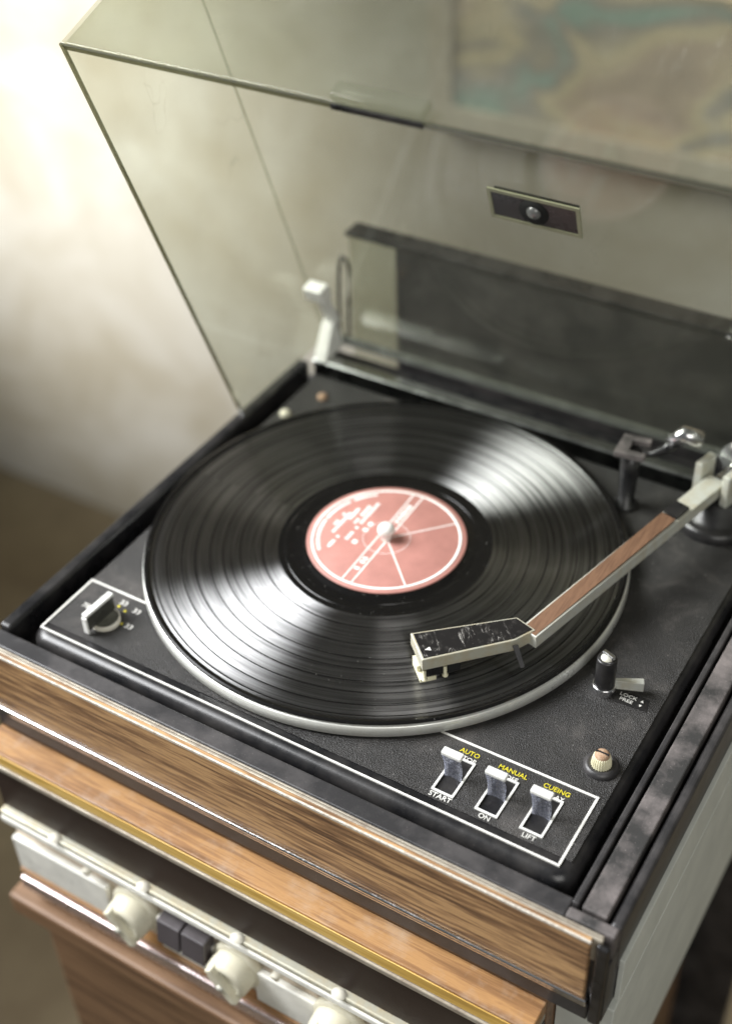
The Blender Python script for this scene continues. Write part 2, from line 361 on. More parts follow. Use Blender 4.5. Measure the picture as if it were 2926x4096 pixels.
# ================================================================= SETTING
def struct(name, bm, m):
    o = obj(name, bm, m); o['kind'] = 'structure'; return o
b = B(); box(b, -3.2, 3.2, 0.80, 0.92, -1.0, 1.9); struct("wall", b, M['wall'])
b = B(); box(b, -3.2, 3.2, -2.2, 0.799, -1.07, -1.001); struct("floor", b, M['floor'])

# picture on the wall, seen over the lid's front edge
def picture_mat():
    m, nt, p = newmat("abstract_painting"); v = coords(nt)
    mp = N(nt, 'ShaderNodeMapping'); mp.inputs['Scale'].default_value = (1.1, 1, 2.0); nt.links.new(v, mp.inputs[0])
    n = noise(nt, mp.outputs[0], 6.5, 2, 0.4, 0.9)
    r = ramp(nt, n, [(0.34, (0.28, 0.46, 0.41)), (0.42, (0.36, 0.32, 0.28)), (0.50, (0.80, 0.66, 0.42)), (0.60, (0.62, 0.46, 0.34)), (0.70, (0.40, 0.30, 0.24))])
    nt.links.new(r.outputs[0], p.inputs['Base Color']); p.inputs['Roughness'].default_value = 0.4; return m
pic = thing("wall_picture", "blurred ochre and teal picture hanging on the wall behind the open lid", "picture", (0.0, 0.79, -0.11))
b = B(); box(b, -0.375, 0.62, 0.784, 0.794, -0.085, 0.60); obj("canvas", b, picture_mat(), pic)
b = B(); box(b, -0.405, 0.65, 0.776, 0.799, -0.115, -0.0855, 0.002); box(b, -0.405, 0.65, 0.776, 0.799, 0.6005, 0.63, 0.002); box(b, -0.405, -0.3755, 0.776, 0.799, -0.085, 0.60, 0.002); box(b, 0.6205, 0.65, 0.776, 0.799, -0.085, 0.60, 0.002)
obj("frame", b, M['beige'], pic)

# ================================================================= CABINET UNDER THE RADIO
cab = thing("wooden_stand", "brown wooden cabinet standing under the radio receiver", "cabinet", (0, 0, -1.0))
b = B(); box(b, -0.175, 0.195, -0.200, 0.185, -0.999, -0.262, 0.003); obj("body", b, M['cabinet'], cab)
b = B(); box(b, -0.185, 0.20, -0.215, 0.19, -0.2615, -0.2405, 0.003); obj("top_board", b, M['cabinet'], cab)

# ================================================================= RADIO RECEIVER
Y = -0.206
rec = thing("radio_receiver", "wooden radio receiver with cream control panel under the record player", "radio", (0.0, 0, -0.24))
XL, XR = -0.172, 0.205
b = B(); box(b, XL, XR, -0.186, 0.185, -0.239, -0.0825); obj("case", b, M['cabinet'], rec)
b = B(); box(b, 0.2055, 0.2368, -0.175, 0.185, -0.239, -0.0825, 0.0008); obj("side_panel", b, M['paleside'], rec, label="pale grey painted right side panel")
b = B(); box(b, XL, XR, Y, -0.1865, -0.093, -0.083, 0.0008); obj("top_shelf", b, M['shelfwood'], rec)
b = B(); box(b, XL + .0005, XR - .0005, Y - 0.0008, Y - 0.0001, -0.0935, -0.0842, 0.0003); obj("edge_strip", b, M['rawwood'], rec, label="worn yellow raw wood edge strip")
b = B(); box(b, XL, XR, Y - 0.0022, -0.1865, -0.0985, -0.0940, 0.0010, 3); obj("metal_strip", b, M['trim'], rec)
b = B(); box(b, XL, XR, Y + 0.0005, -0.1865, -0.1038, -0.0988, 0.0015, 3); obj("gloss_strip", b, M['gloss'], rec)
b = B(); box(b, XL, XR, Y + 0.003, -0.1865, -0.1455, -0.1040); obj("dial_glass", b, M['darkpanel'], rec)
b = B(); box(b, XL, XR, Y - 0.0022, -0.1865, -0.1502, -0.1458, 0.0012, 3); obj("metal_rail", b, M['tarnish'], rec)
b = B(); box(b, XL, XR, Y - 0.0030, -0.1865, -0.1568, -0.1506, 0.0014, 3); obj("cream_rail", b, M['creampanel'], rec)
b = B(); box(b, XL, XR, Y + 0.006, -0.1865, -0.1765, -0.1570); obj("upper_fascia", b, M['beige'], rec)
b = B(); box(b, XL, XR, Y + 0.005, -0.1865, -0.2100, -0.1770); obj("lower_fascia", b, M['beige'], rec)
for x0, x1 in ((XL, -0.0905), (-0.0500, -0.0020), (0.0240, 0.0690), (0.1010, 0.1400), (0.1700, XR)):
    b = B(); box(b, x0, x1, Y, Y + 0.0049, -0.2100, -0.1770, 0.0012); obj("control_plate", b, M['creampanel'], rec)
b = B(); box(b, XL, XR, Y - 0.001, -0.1865, -0.2170, -0.2105, 0.0005); obj("wood_rail", b, M['shelfwood'], rec)
b = B(); box(b, XL, XR, Y - 0.0035, -0.1865, -0.2290, -0.2175, 0.0015, 3); obj("rosy_rail", b, M['pinkstrip'], rec)
b = B(); box(b, XL, XR, Y + 0.002, -0.1865, -0.2388, -0.2295); obj("bottom_rail", b, M['cabinet'], rec)
# rail clips
for cxx in (-0.125, -0.0535, 0.0175, 0.0885):
    b = B(); lathe(b, [(0, 0.0026), (0.003, 0.0022), (0.0048, 0.0)], seg=20, mtx=Matrix.Translation((cxx, Y - 0.001, -0.1458)) @ Matrix.Diagonal((1, 0.8, 1, 1)))
    obj("rail_stud", b, M['cream'], rec)
# rotary knobs
def rknob(x, z, s=1.0):
    T = Matrix.Translation((x, Y + 0.005, z)) @ Matrix.Rotation(R(90), 4, 'X')
    b = B()
    lathe(b, [(0.0, 0.0), (0.0185 * s, 0.0), (0.0185 * s, 0.004), (0.017 * s, 0.0055), (0.0, 0.0056)], seg=40, mtx=T)
    k = obj("rotary_knob", b, M['knob'], rec)
    b = B(); lathe(b, [(0.0155 * s, 0.0056), (0.0148 * s, 0.015), (0.0135 * s, 0.0172), (0.0095 * s, 0.0178), (0.0088 * s, 0.0168), (0.0, 0.0168)], seg=36, mtx=T)
    g_ = obj("grip", b, M['knob'], k)
    b = B(); TT = T @ Matrix.Rotation(R(35), 4, 'Z'); bb = B(); box(bb, -0.0030, 0.0030, -0.0150 * s, 0.0150 * s, 0.0120, 0.0215, 0.0012, 3); bb.transform(TT); obj("pointer_ridge", bb, M['knob'], k)
    b = B(); lathe(b, [(0.0026 * s, 0.0210), (0.0024 * s, 0.0225), (0.0, 0.0230)], seg=16, mtx=T); obj("hub_screw", b, M['alu'], k)
rknob(-0.068, -0.184); rknob(0.011, -0.184); rknob(0.085, -0.184); rknob(0.155, -0.184)
for x in (-0.1035, 0.043, 0.118):
    b = B(); T = Matrix.Translation((x, Y + 0.006, -0.166)) @ Matrix.Rotation(R(90), 4, 'X')
    lathe(b, [(0.0055, 0), (0.0055, 0.002), (0.003, 0.003), (0.003, 0.0085), (0.0, 0.009)], seg=16, mtx=T); obj("toggle_shaft", b, M['cream'], rec)
for x in (-0.0345, -0.0155):
    b = B(); prism(b, [(Y + 0.004, -0.166), (Y + 0.004, -0.1885), (Y - 0.009, -0.1865), (Y - 0.006, -0.167)], x - 0.0088, x + 0.0088, 'yz', 0.0008)
    obj("push_button", b, M['button'], rec)

# ================================================================= BOX BEHIND
bx = thing("black_board", "dark glossy upright board standing behind the raised lid", "board", (0.03, 0.23, -1.0))
b = B(); box(b, -0.122, 0.24, 0.222, 0.238, -0.999, 0.066, 0.002); obj("body", b, M['plinth'], bx)
b = B(); box(b, -0.163, -0.1225, 0.223, 0.237, -0.4, 0.066, 0.001); obj("glass_end", b, M['smoke'], bx, label="lighter translucent left end of the dark board")
b = B(); box(b, -0.165, 0.242, 0.2205, 0.2395, 0.0662, 0.0695, 0.0012); obj("top_rail", b, M['gloss'], bx)

# ================================================================= TURNTABLE
tt = thing("turntable", "black record player with walnut front, smoked lid raised and a record on it", "turntable", (0.03, 0, -0.082))
# --- plinth body
b = B(); box(b, -0.168, 0.2335, -0.1845, 0.186, -0.080, -0.030); obj("plinth", b, M['plinth'], tt)
b = B(); box(b, 0.2338, 0.2368, -0.1700, 0.186, -0.080, -0.0440, 0.0006); obj("side_skirt", b, M['paleside'], tt, label="pale grey painted side skirt")
# front ledge, rims
b = B(); box(b, -0.1705, 0.2075, -0.1815, -0.1695, -0.0295, -0.0115, 0.0012, 3); obj("front_ledge", b, M['plinth'], tt)
b = B(); box(b, -0.1705, 0.2285, -0.1833, -0.1820, -0.0295, -0.0112, 0.0004); box(b, -0.1705, 0.2290, -0.1858, -0.1838, -0.0295, -0.0105, 0.0006)
obj("front_bead", b, M['trim'], tt, label="thin worn tan trim lines above the walnut band")
b = B(); box(b, -0.1705, 0.2240, -0.1885, -0.1846, -0.0600, -0.0110, 0.0007); obj("walnut_band", b, M['veneer'], tt)
b = B(); box(b, -0.1700, 0.2243, -0.1887, -0.1875, -0.0128, -0.0108, 0.0003); obj("worn_edge", b, worn_metal("chipped_pale_edge", (0.70, 0.66, 0.58), (0.25, 0.17, 0.10), 0.5, 0.1, 260), tt)
b = B(); box(b, -0.1705, 0.2260, -0.1902, -0.1846, -0.0632, -0.0603, 0.0010, 3); box(b, -0.1705, 0.2260, -0.1895, -0.1846, -0.0662, -0.0638, 0.0008, 3); obj("chrome_trim", b, M['chrome'], tt)
b = B(); box(b, -0.1705, 0.2265, -0.1878, -0.1846, -0.0800, -0.0666, 0.0008); obj("base_strip", b, M['plinth'], tt)
b = B(); box(b, -0.1705, -0.1610, -0.1690, 0.1590, -0.0295, -0.0085, 0.0025, 4); obj("left_rim", b, M['gloss'], tt)
b = B(); box(b, 0.2078, 0.2112, -0.1740, 0.1590, -0.0295, -0.0085, 0.0009, 3); obj("right_rim", b, M['plinth'], tt)
b = B(); box(b, 0.2128, 0.2260, -0.1735, 0.1590, -0.0295, -0.0100, 0.0010, 3); obj("dusty_ledge", b, M['dusty'], tt, label="dust covered ledge along the right side")
b = B(); box(b, 0.2075, 0.2335, -0.1815, -0.1752, -0.0295, -0.0102, 0.0012, 3); obj("corner_cap", b, M['dusty'], tt)
b = B(); box(b, 0.2275, 0.2340, -0.1745, 0.1590, -0.0500, -0.0125, 0.0025, 4); obj("outer_rim", b, M['plinth'], tt)
b = B(); box(b, 0.2268, 0.2335, -0.1885, -0.1850, -0.0800, -0.0125, 0.0015, 3); obj("corner_post", b, M['gloss'], tt)
b = B(); box(b, -0.1600, 0.2070, 0.1610, 0.1720, -0.0295, -0.0075, 0.0018, 3); obj("hinge_strip", b, M['mirror'], tt, label="bright metal strip along the back edge")
b = B(); box(b, -0.1600, 0.2300, 0.1728, 0.1850, -0.0295, -0.0110, 0.0012); obj("back_ledge", b, M['gloss'], tt)

# --- deck plateau with rounded shoulder
def rrect(x0, x1, y0, y1, r, n=6):
    pts = []
    for cx_, cy_, a0 in ((x1 - r, y1 - r, 0), (x0 + r, y1 - r, 90), (x0 + r, y0 + r, 180), (x1 - r, y0 + r, 270)):
        for k in range(n + 1):
            a = R(a0 + 90 * k / n); pts.append((cx_ + r * math.cos(a), cy_ + r * math.sin(a)))
    return pts
def plateau():
    b = bmesh.new(); rings = []
    x0, x1, y0, y1 = -0.1515, 0.2035, -0.1668, 0.1530
    prof = [(0.0, -0.0295), (0.0, -0.0185)] + [(0.0070 * (1 - math.cos(R(a))), -0.0185 + 0.0082 * math.sin(R(a))) for a in (15, 30, 45, 60, 75, 90)]
    for ins, z in prof:
        rings.append([b.verts.new((u, v, z)) for u, v in rrect(x0 + ins, x1 - ins, y0 + ins, y1 - ins, 0.0125 - ins * 0.6)])
    for a, c in zip(rings, rings[1:]):
        for i in range(len(a)):
            j = (i + 1) % len(a); f = b.faces.new([a[i], a[j], c[j], c[i]]); f.smooth = True
    b.faces.new(rings[-1]); bm = B(); merge(bm, b); return bm
deck = obj("deck", plateau(), M['gloss'], tt)
# leatherette sheet with slots cut out for the switches : build as strips round the slots
SW = [(0.1220, -0.1350), (0.1475, -0.1350), (0.1728, -0.1345)]
SX, SY = 0.0052, 0.0118
def sheet():
    xs = sorted({-0.1465, 0.1980} | {x + s * SX for x, _ in SW for s in (-1, 1)})
    ys = [-0.1528, -0.1350 - SY, -0.1350 + SY, 0.1470]
    b = B()
    for i in range(len(xs) - 1):
        for j in range(3):
            cxm = 0.5 * (xs[i] + xs[i + 1])
            if j == 1 and any(abs(cxm - x) < SX * 0.9 for x, _ in SW): continue
            vs = [b.verts.new(p) for p in ((xs[i], ys[j], -0.0098), (xs[i + 1], ys[j], -0.0098), (xs[i + 1], ys[j + 1], -0.0098), (xs[i], ys[j + 1], -0.0098))]
            b.faces.new(vs)
    bmesh.ops.remove_doubles(b, verts=b.verts[:], dist=1e-6)
    return b
obj("leather_sheet", sheet(), M['leather'], deck)
ZP = -0.0096
def line(bm, x0, y0, x1, y1, w, z0=-0.0099, z1=-0.0093):
    d = Vector((x1 - x0, y1 - y0)); d.normalize(); n = Vector((-d.y, d.x)) * w / 2; e = d * w / 2 * 0.999
    pts = [(x0 - e.x + n.x, y0 - e.y + n.y), (x1 + e.x + n.x, y1 + e.y + n.y), (x1 + e.x - n.x, y1 + e.y - n.y), (x0 - e.x - n.x, y0 - e.y - n.y)]
    prism(bm, pts, z0, z1)
b = B()
Wl = 0.0013
line(b, -0.1462, -0.1578, 0.1932, -0.1578, 0.0011, -0.0103, -0.0094)
line(b, 0.1932, -0.1563, 0.1932, -0.1118, Wl); line(b, 0.102, -0.1110, 0.1932, -0.1104, Wl, z1=-0.00935)
line(b, -0.1462, -0.1563, -0.1462, -0.1118, Wl); line(b, -0.1462, -0.1108, -0.1015, -0.1108, Wl, z1=-0.00935)
obj("border_line", b, M['white'], deck)
for s_, sz, x, y, sx_w in (("STOP", 0.0040, 0.1230, -0.1212, 1.0), ("START", 0.0044, 0.1222, -0.1503, 1.0), ("OFF", 0.0040, 0.1490, -0.1212, 1.0),
        ("ON", 0.0042, 0.1480, -0.1503, 1.0), ("PLAY", 0.0040, 0.1743, -0.1208, 1.0), ("LIFT", 0.0042, 0.1730, -0.1500, 1.0),
        ("78", 0.0052, -0.1345, -0.1305, 1.1), ("45", 0.0052, -0.1290, -0.1200, 1.1), ("33", 0.0052, -0.1155, -0.1175, 1.1), ("33", 0.0052, -0.1040, -0.1195, 1.1), ("33", 0.0052, -0.1000, -0.1320, 1.1)):
    b = B(); add_text(b, s_, sz, x, y, ZP, sx=sx_w); obj("white_lettering", b, M['white'], deck)
for s_, x, y in (("AUTO", 0.1222, -0.1168), ("MANUAL", 0.1478, -0.1168), ("CUEING", 0.1728, -0.1163)):
    b = B(); add_text(b, s_, 0.0042, x, y, ZP, sx=0.98); obj("yellow_lettering", b, M['yellow'], deck)
for x, y in ((-0.1305, -0.1330), (-0.1165, -0.1210), (-0.1105, -0.1225), (-0.1055, -0.1320)):
    b = B(); lathe(b, [(0.0009, -0.0098), (0.0009, -0.0095), (0, -0.0095)], x, y, 12); obj("yellow_dot", b, M['yellow'], deck)

# --- lever switches
for i, (x, y) in enumerate(SW):
    b = B()
    ox, oy, wdt = SX + 0.0007, SY + 0.0006, 0.0012
    line(b, x - ox, y - oy, x + ox, y - oy, wdt, -0.0099, -0.0090); line(b, x - ox, y + oy, x + ox, y + oy, wdt, -0.0099, -0.0090)
    line(b, x - ox, y - oy + wdt, x - ox, y + oy - wdt, wdt, -0.0099, -0.0091); line(b, x + ox, y - oy + wdt, x + ox, y + oy - wdt, wdt, -0.0099, -0.0091)
    sw = obj("lever_switch", b, M['whitecap'], tt)
    b = B()   # dark well with walls
    for (x0, x1, y0, y1) in ((x - SX - .0006, x - SX, y - SY, y + SY), (x + SX, x + SX + .0006, y - SY, y + SY), (x - SX, x + SX, y - SY - .0006, y - SY), (x - SX, x + SX, y + SY, y + SY + .0006)):
        box(b, x0, x1, y0, y1, -0.0178, -0.0101)
    obj("well", b, M['black'], sw)
    b = B(); T = Matrix.Translation((x, y, -0.0175)) @ Matrix.Rotation(R(90), 4, 'Y')
    lathe(b, [(0, -0.0050), (0.0052, -0.0050), (0.0052, 0.0050), (0, 0.0050)], seg=24, mtx=T); obj("rocker", b, M['darkpanel'], sw)
    # curved chrome tab
    b = B(); bb = bmesh.new(); rows = []
    n = 10
    for k in range(n + 1):
        t = k / n; z = -0.0165 + t * 0.0255; yy = y - 0.0020 + 0.0030 * math.sin(t * math.pi * 0.95) - 0.0008 * t
        hw = 0.0049 + 0.0008 * t
        rows.append([bb.verts.new((x + s * hw, yy + 0.0011 * (abs(s) ** 2) * -1, z)) for s in (-1, -0.5, 0, 0.5, 1)])
    for a, c in zip(rows, rows[1:]):
        for q in range(4):
            f = bb.faces.new([a[q], a[q + 1], c[q + 1], c[q]]); f.smooth = True
    g = bmesh.ops.solidify(bb, geom=bb.faces[:], thickness=0.0009)
    merge(b, bb); obj("chrome_tab", b, M['tab'], sw)
    b = B(); box(b, x - 0.0058, x + 0.0058, y - 0.0036, y + 0.0010, 0.0085, 0.0112, 0.0007, 3); obj("cap", b, M['whitecap'], sw)

# --- speed/size selector dial
dial = obj("selector_dial", lathe(B(), [(0, -0.0098), (0.0088, -0.0098), (0.0088, -0.0072), (0.0080, -0.0066), (0.0076, -0.0070), (0, -0.0070)], -0.1150, -0.1350, 48), M['dialdisc'], tt)
b = B(); lathe(b, [(0.0089, -0.0098), (0.0089, -0.0066), (0.0083, -0.0064), (0.0081, -0.0066)], -0.1150, -0.1350, 48); obj('rim', b, M['cream'], dial)
b = B(); T = Matrix.Translation((-0.1170, -0.1355, 0)) @ Matrix.Rotation(R(-3), 4, 'Z')
bb = bmesh.new(); bm2 = B(); box(bm2, -0.0016, 0.0016, -0.0125, 0.0100, -0.0072, 0.0035, 0.0003); bm2.transform(T)
obj("pointer_bar", bm2, M['darkdial'], dial)
bm2 = B(); box(bm2, -0.0021, 0.0021, -0.0130, 0.0105, 0.0036, 0.0056, 0.0004); box(bm2, -0.0019, 0.0019, -0.0140, -0.0127, -0.0088, 0.0034, 0.0003); bm2.transform(T)
obj("bar_cap", bm2, M['whitecap'], dial)

# --- white ribbed transit screw
sx_, sy_ = 0.1862, -0.0905
scr = obj("transit_screw", lathe(B(), [(0.0095, -0.0098), (0.0095, -0.0085), (0.0080, -0.0066), (0.0066, -0.0063), (0.0060, -0.0072), (0, -0.0072)], sx_, sy_, 48), M['plinth'], tt)
def ribbed():
    b = bmesh.new(); rings = []; seg = 72
    for r, z, k in ((0.0056, -0.0074, 1), (0.0052, -0.0035, 1), (0.0046, -0.0010, 1), (0.0036, 0.0003, 0), (0.0024, 0.0008, 0)):
        rings.append([b.verts.new(((r - (0.0005 if (i % 3 == 0 and k) else 0)) * math.cos(2 * math.pi * i / seg), (r - (0.0005 if (i % 3 == 0 and k) else 0)) * math.sin(2 * math.pi * i / seg), z)) for i in range(seg)])
    for a, c in zip(rings, rings[1:]):
        for i in range(seg):
            b.faces.new([a[i], a[(i + 1) % seg], c[(i + 1) % seg], c[i]])
    b.faces.new(rings[-1]); bm = B(); merge(bm, b, 0, Matrix.Translation((sx_, sy_, 0))); return bm
obj("ribbed_cap", ribbed(), M['ivory'], scr)
b = B(); lathe(b, [(0.0042, -0.0006), (0.0037, 0.0008), (0.0024, 0.0016), (0, 0.0018)], sx_, sy_, 24); obj("rusty_slot_head", b, M['rust'], scr)
b = B(); box(b, sx_ - 0.0036, sx_ + 0.0036, sy_ - 0.0005, sy_ + 0.0005, 0.0012, 0.00195); obj("screw_slot", b, M['black'], scr)

# --- arm post (cue post) with lock lever
px, py = 0.1655, -0.0395
post = obj("arm_post", lathe(B(), [(0.0058, -0.0060), (0.0056, 0.0150), (0.0052, 0.0160), (0.0036, 0.0160), (0.0036, 0.0150), (0, 0.0150)], px, py, 40), M['gloss'], tt)
b = B(); lathe(b, [(0.0068, -0.0098), (0.0068, -0.0050), (0.0066, -0.0042), (0.0059, -0.0042)], px, py, 40); obj("chrome_collar", b, M['chrome'], post)
b = B(); lathe(b, [(0.0035, 0.0151), (0.0035, 0.0165), (0, 0.0166)], px, py, 24); obj("cap", b, M['alu'], post)
b = B(); box(b, -0.0040, 0.0040, -0.0013, 0.0013, 0.0167, 0.0192, 0.0006); b.transform(Matrix.Translation((px + 0.0005, py + 0.0005, 0)) @ Matrix.Rotation(R(-22), 4, 'Z')); obj("top_blade", b, M['chrome'], post)
b = B(); prism(b, [(0.1735, -0.0445), (0.1925, -0.0435), (0.1905, -0.0345), (0.172, -0.036)], -0.0098, -0.0095); lk = obj("lock_plate", b, M['gloss'], tt)
for yq, s, wd in ((-0.0376, 1, "LOCK"), (-0.0411, -1, "FREE")):
    b = B(); add_text(b, wd, 0.0033, 0.1795, yq, -0.0093, 0, sx=1.15); obj("white_lettering", b, M['white'], lk)
    b = B(); prism(b, [(0.1868, yq - 0.0007 * s), (0.1886, yq - 0.0007 * s), (0.1877, yq + 0.0009 * s)], -0.0095, -0.0092)
    obj("white_arrow", b, M['white'], lk)
b = B(); prism(b, [(0.0055, -0.0013), (0.0215, -0.0022), (0.0215, 0.0022), (0.0055, 0.0013)], -0.0070, -0.0005, bev=0.0004); b.transform(Matrix.Translation((px, py, 0)) @ Matrix.Rotation(R(24), 4, 'Z')); obj("lock_lever", b, M['alu'], post)

# --- back left fixings
for (x, y, s) in ((-0.1395, 0.094, 1.0), (-0.127, 0.124, 0.9)):
    b = B(); lathe(b, [(0.0042 * s, -0.0098), (0.0040 * s, -0.0080), (0.0022 * s, -0.0066), (0, -0.0062)], x, y, 24); obj("deck_screw", b, M['knob'] if s == 1 else M['rust'], tt)

# --- platter
b = B(); lathe(b, [(0.1400, -0.0094), (0.1475, -0.0092), (0.1503, -0.0085), (0.1520, -0.0078), (0.1512, -0.0020), (0.1506, -0.0014), (0.148, -0.0012), (0.0, -0.0012)], seg=256)
pl = obj("platter", b, M['platter'], tt)
b = B(); lathe(b, [(0.0034, 0.0012), (0.0034, 0.0052), (0.0050, 0.0056), (0.0056, 0.0076), (0.0052, 0.0098), (0.0040, 0.0114), (0.0022, 0.0122), (0, 0.0124)], 0, 0.002, 32); obj("spindle", b, M['spindle'], pl)

# --- arm rest with fork
ax_, ay_ = 0.1125, 0.1165
b = B(); lathe(b, [(0.0075, -0.0098), (0.0075, -0.0070), (0.0050, -0.0066), (0.0062, 0.020), (0.0066, 0.0345), (0, 0.0345)], ax_, ay_, 32)
rest = obj("arm_rest", b, M['gloss'], tt)
b = B(); prism(b, [(-0.010, -0.0105), (0.0095, -0.0105), (0.0095, -0.0060), (-0.0015, -0.0055), (-0.0015, 0.0055), (0.0095, 0.0060), (0.0095, 0.0105), (-0.0085, 0.0105)], 0.0346, 0.0385, bev=0.0004)
b.transform(Matrix.Translation((ax_ + 0.0005, ay_ + 0.001, 0)) @ Matrix.Rotation(R(8), 4, 'Z')); obj("fork", b, M['dusty'], rest)

# --- tonearm
TA = Vector((0.1205, -0.0455)); TB = Vector((0.1545, 0.0830)); d = (TB - TA).normalized(); n = Vector((-d.y, d.x))
def quad(a, c, w0, w1): return [(a - n * w0)[:], (c - n * w1)[:], (c + n * w1)[:], (a + n * w0)[:]]
def prism2(bm, quad_pts, zb, zt, bev=0.0):
    """prism whose top and bottom heights vary along the arm: zb, zt are pairs (at TA end, far end)"""
    b = bmesh.new()
    zs = [0, 1, 1, 0]
    lo = [b.verts.new((p[0], p[1], zb[zs[i]])) for i, p in enumerate(quad_pts)]; hi = [b.verts.new((p[0], p[1], zt[zs[i]])) for i, p in enumerate(quad_pts)]
    b.faces.new(lo); b.faces.new(hi)
    for i in range(4): b.faces.new([lo[i], lo[(i + 1) % 4], hi[(i + 1) % 4], hi[i]])
    bmesh.ops.recalc_face_normals(b, faces=b.faces[:])
    if bev: bmesh.ops.bevel(b, geom=b.edges[:], offset=bev, segments=2, profile=0.5, affect='EDGES')
    merge(bm, b)
TC = TB + d * 0.046
b = B(); prism2(b, quad(TA, TC, 0.0058, 0.0062), (0.0100, 0.0170), (0.0188, 0.0258), 0.0005); arm = obj("tonearm", b, M['alu'], tt)
b = B(); prism2(b, quad(TA + d * 0.0005, TA + d * 0.128, 0.0045, 0.0048), (0.0180, 0.02475), (0.01905, 0.02595)); obj("wood_inlay", b, M['inlay'], arm)
b = B(); prism2(b, quad(TA + d * 0.1295, TA + d * 0.142, 0.0047, 0.0048), (0.0245, 0.0252), (0.0262, 0.0270)); obj("black_end_plate", b, M['gloss'], arm)
# headshell
HS = [(0.0640, -0.0790), (0.0800, -0.0940), (0.1172, -0.0553), (0.1235, -0.0425), (0.1100, -0.0385)]
hc = Vector((sum(p[0] for p in HS) / 5, sum(p[1] for p in HS) / 5))
def shrink(k): 
    out = []
    m_ = len(HS)
    for i in range(m_):
        p0, p1, p2 = Vector(HS[i - 1]), Vector(HS[i]), Vector(HS[(i + 1) % m_])
        e1 = (p1 - p0).normalized(); e2 = (p2 - p1).normalized(); n1 = Vector((-e1.y, e1.x)); n2 = Vector((-e2.y, e2.x))
        bis = (n1 + n2).normalized(); out.append(tuple(p1 + bis * (k / max(0.3, bis.dot(n1)))))
    return out
b = B(); prism(b, HS, 0.0112, 0.0196, bev=0.0005); hs = obj("headshell", b, M['tarnish'], arm)
b = B(); prism(b, shrink(0.0013), 0.0195, 0.02005); obj("black_plate", b, M['scratched'], arm)
u = (Vector(HS[2]) - Vector(HS[1])).normalized(); v = Vector((-u.y, u.x))
def loc(a, c): p = Vector(HS[1]) + u * a + v * c; return (p.x, p.y)
b = B(); prism(b, [loc(0.0035, 0.0068), loc(0.0068, 0.0054), loc(0.0068, 0.0082)], 0.0200, 0.0202); obj("white_arrow", b, M['white'], arm)
b = B(); prism(b, [loc(0.0025, 0.0014), loc(0.0225, 0.0014), loc(0.0215, 0.0165), loc(0.0025, 0.0165)], 0.0040, 0.0110, bev=0.0003)
for k in range(6): prism(b, [loc(0.0035 + k * 0.0013, 0.0008), loc(0.0041 + k * 0.0013, 0.0008), loc(0.0041 + k * 0.0013, 0.0013), loc(0.0035 + k * 0.0013, 0.0013)], 0.0045, 0.0108)
prism(b, [loc(0.040, 0.002), loc(0.0455, 0.002), loc(0.0455, 0.012), loc(0.040, 0.012)], 0.0085, 0.0111)
obj("cartridge", b, M['black'], arm)
b = B(); prism(b, [loc(-0.001, 0.0008), loc(0.0085, 0.0008), loc(0.009, 0.016), loc(-0.001, 0.016)], 0.0008, 0.0038, bev=0.0004); prism(b, [loc(-0.0010, 0.007), loc(0.0012, 0.007), loc(0.0012, 0.016), loc(-0.0010, 0.016)], 0.0040, 0.0078, bev=0.0003); obj("stylus_guard", b, M['ivory'], arm)
for a in (0.0005, 0.0125):
    x, y = loc(a + 0.0008, 0.0003); b = B(); lathe(b, [(0.0, 0.0030), (0.0016, 0.0032), (0.0018, 0.0042), (0.0010, 0.0044), (0.0010, 0.0112)], x, y, 14); obj("mounting_screw", b, M['ivory'], arm)
fa = Vector((0.1176, -0.0560, 0.0165)); fb = Vector((0.1250, -0.0610, 0.0070)); fd = (fb - fa).normalized(); fs = Vector((u.x, u.y, 0)) * 0.0016; fn = fd.cross(fs).normalized() * 0.0006
bb = bmesh.new(); vv = [bb.verts.new(p) for p in (fa - fs - fn, fa + fs - fn, fa + fs + fn, fa - fs + fn, fb - fs * .7 - fn, fb + fs * .7 - fn, fb + fs * .7 + fn, fb - fs * .7 + fn)]
for f in ((0, 1, 2, 3), (4, 7, 6, 5), (0, 4, 5, 1), (1, 5, 6, 2), (2, 6, 7, 3), (3, 7, 4, 0)): bb.faces.new([vv[k] for k in f])
b = B(); merge(b, bb); obj("finger_lift", b, M['gloss'], arm)
# pivot assembly, counterweight and anti-skate lever
pv = TC
b = B(); lathe(b, [(0.0250, -0.0098), (0.0250, -0.0040), (0.0215, -0.0020), (0.0160, -0.0018), (0.0150, 0.0120), (0, 0.0120)], pv.x + 0.002, pv.y + 0.002, 48); pb = obj("pivot_base", b, M['gloss'], tt)
b = B(); box(b, -0.0130, -0.0075, -0.008, 0.008, 0.0122, 0.0360, 0.0012); box(b, 0.0075, 0.0130, -0.008, 0.008, 0.0122, 0.0360, 0.0012); b.transform(Matrix.Translation((pv.x, pv.y, 0)) @ Matrix.Rotation(R(-15), 4, 'Z')); obj("gimbal", b, M['alu'], pb)
T = Matrix.Translation((pv.x, pv.y, 0.024)) @ Matrix.Rotation(math.atan2(d.y, d.x), 4, 'Z') @ Matrix.Rotation(R(90), 4, 'Y')
b = B(); lathe(b, [(0.003, 0), (0.003, 0.022), (0.0135, 0.022), (0.0145, 0.024), (0.0145, 0.044), (0.0125, 0.046), (0, 0.046)], seg=40, mtx=T); obj("counterweight", b, M['chrome'], arm)
b = B(); tube(b, [(0.1195, 0.1190, 0.034), (0.1260, 0.1185, 0.0355), (0.1330, 0.1200, 0.041), (0.1380, 0.1225, 0.047)], [0.0022, 0.0024, 0.0035, 0.0042], 12); cl = obj("lift_lever", b, M['gloss'], tt)
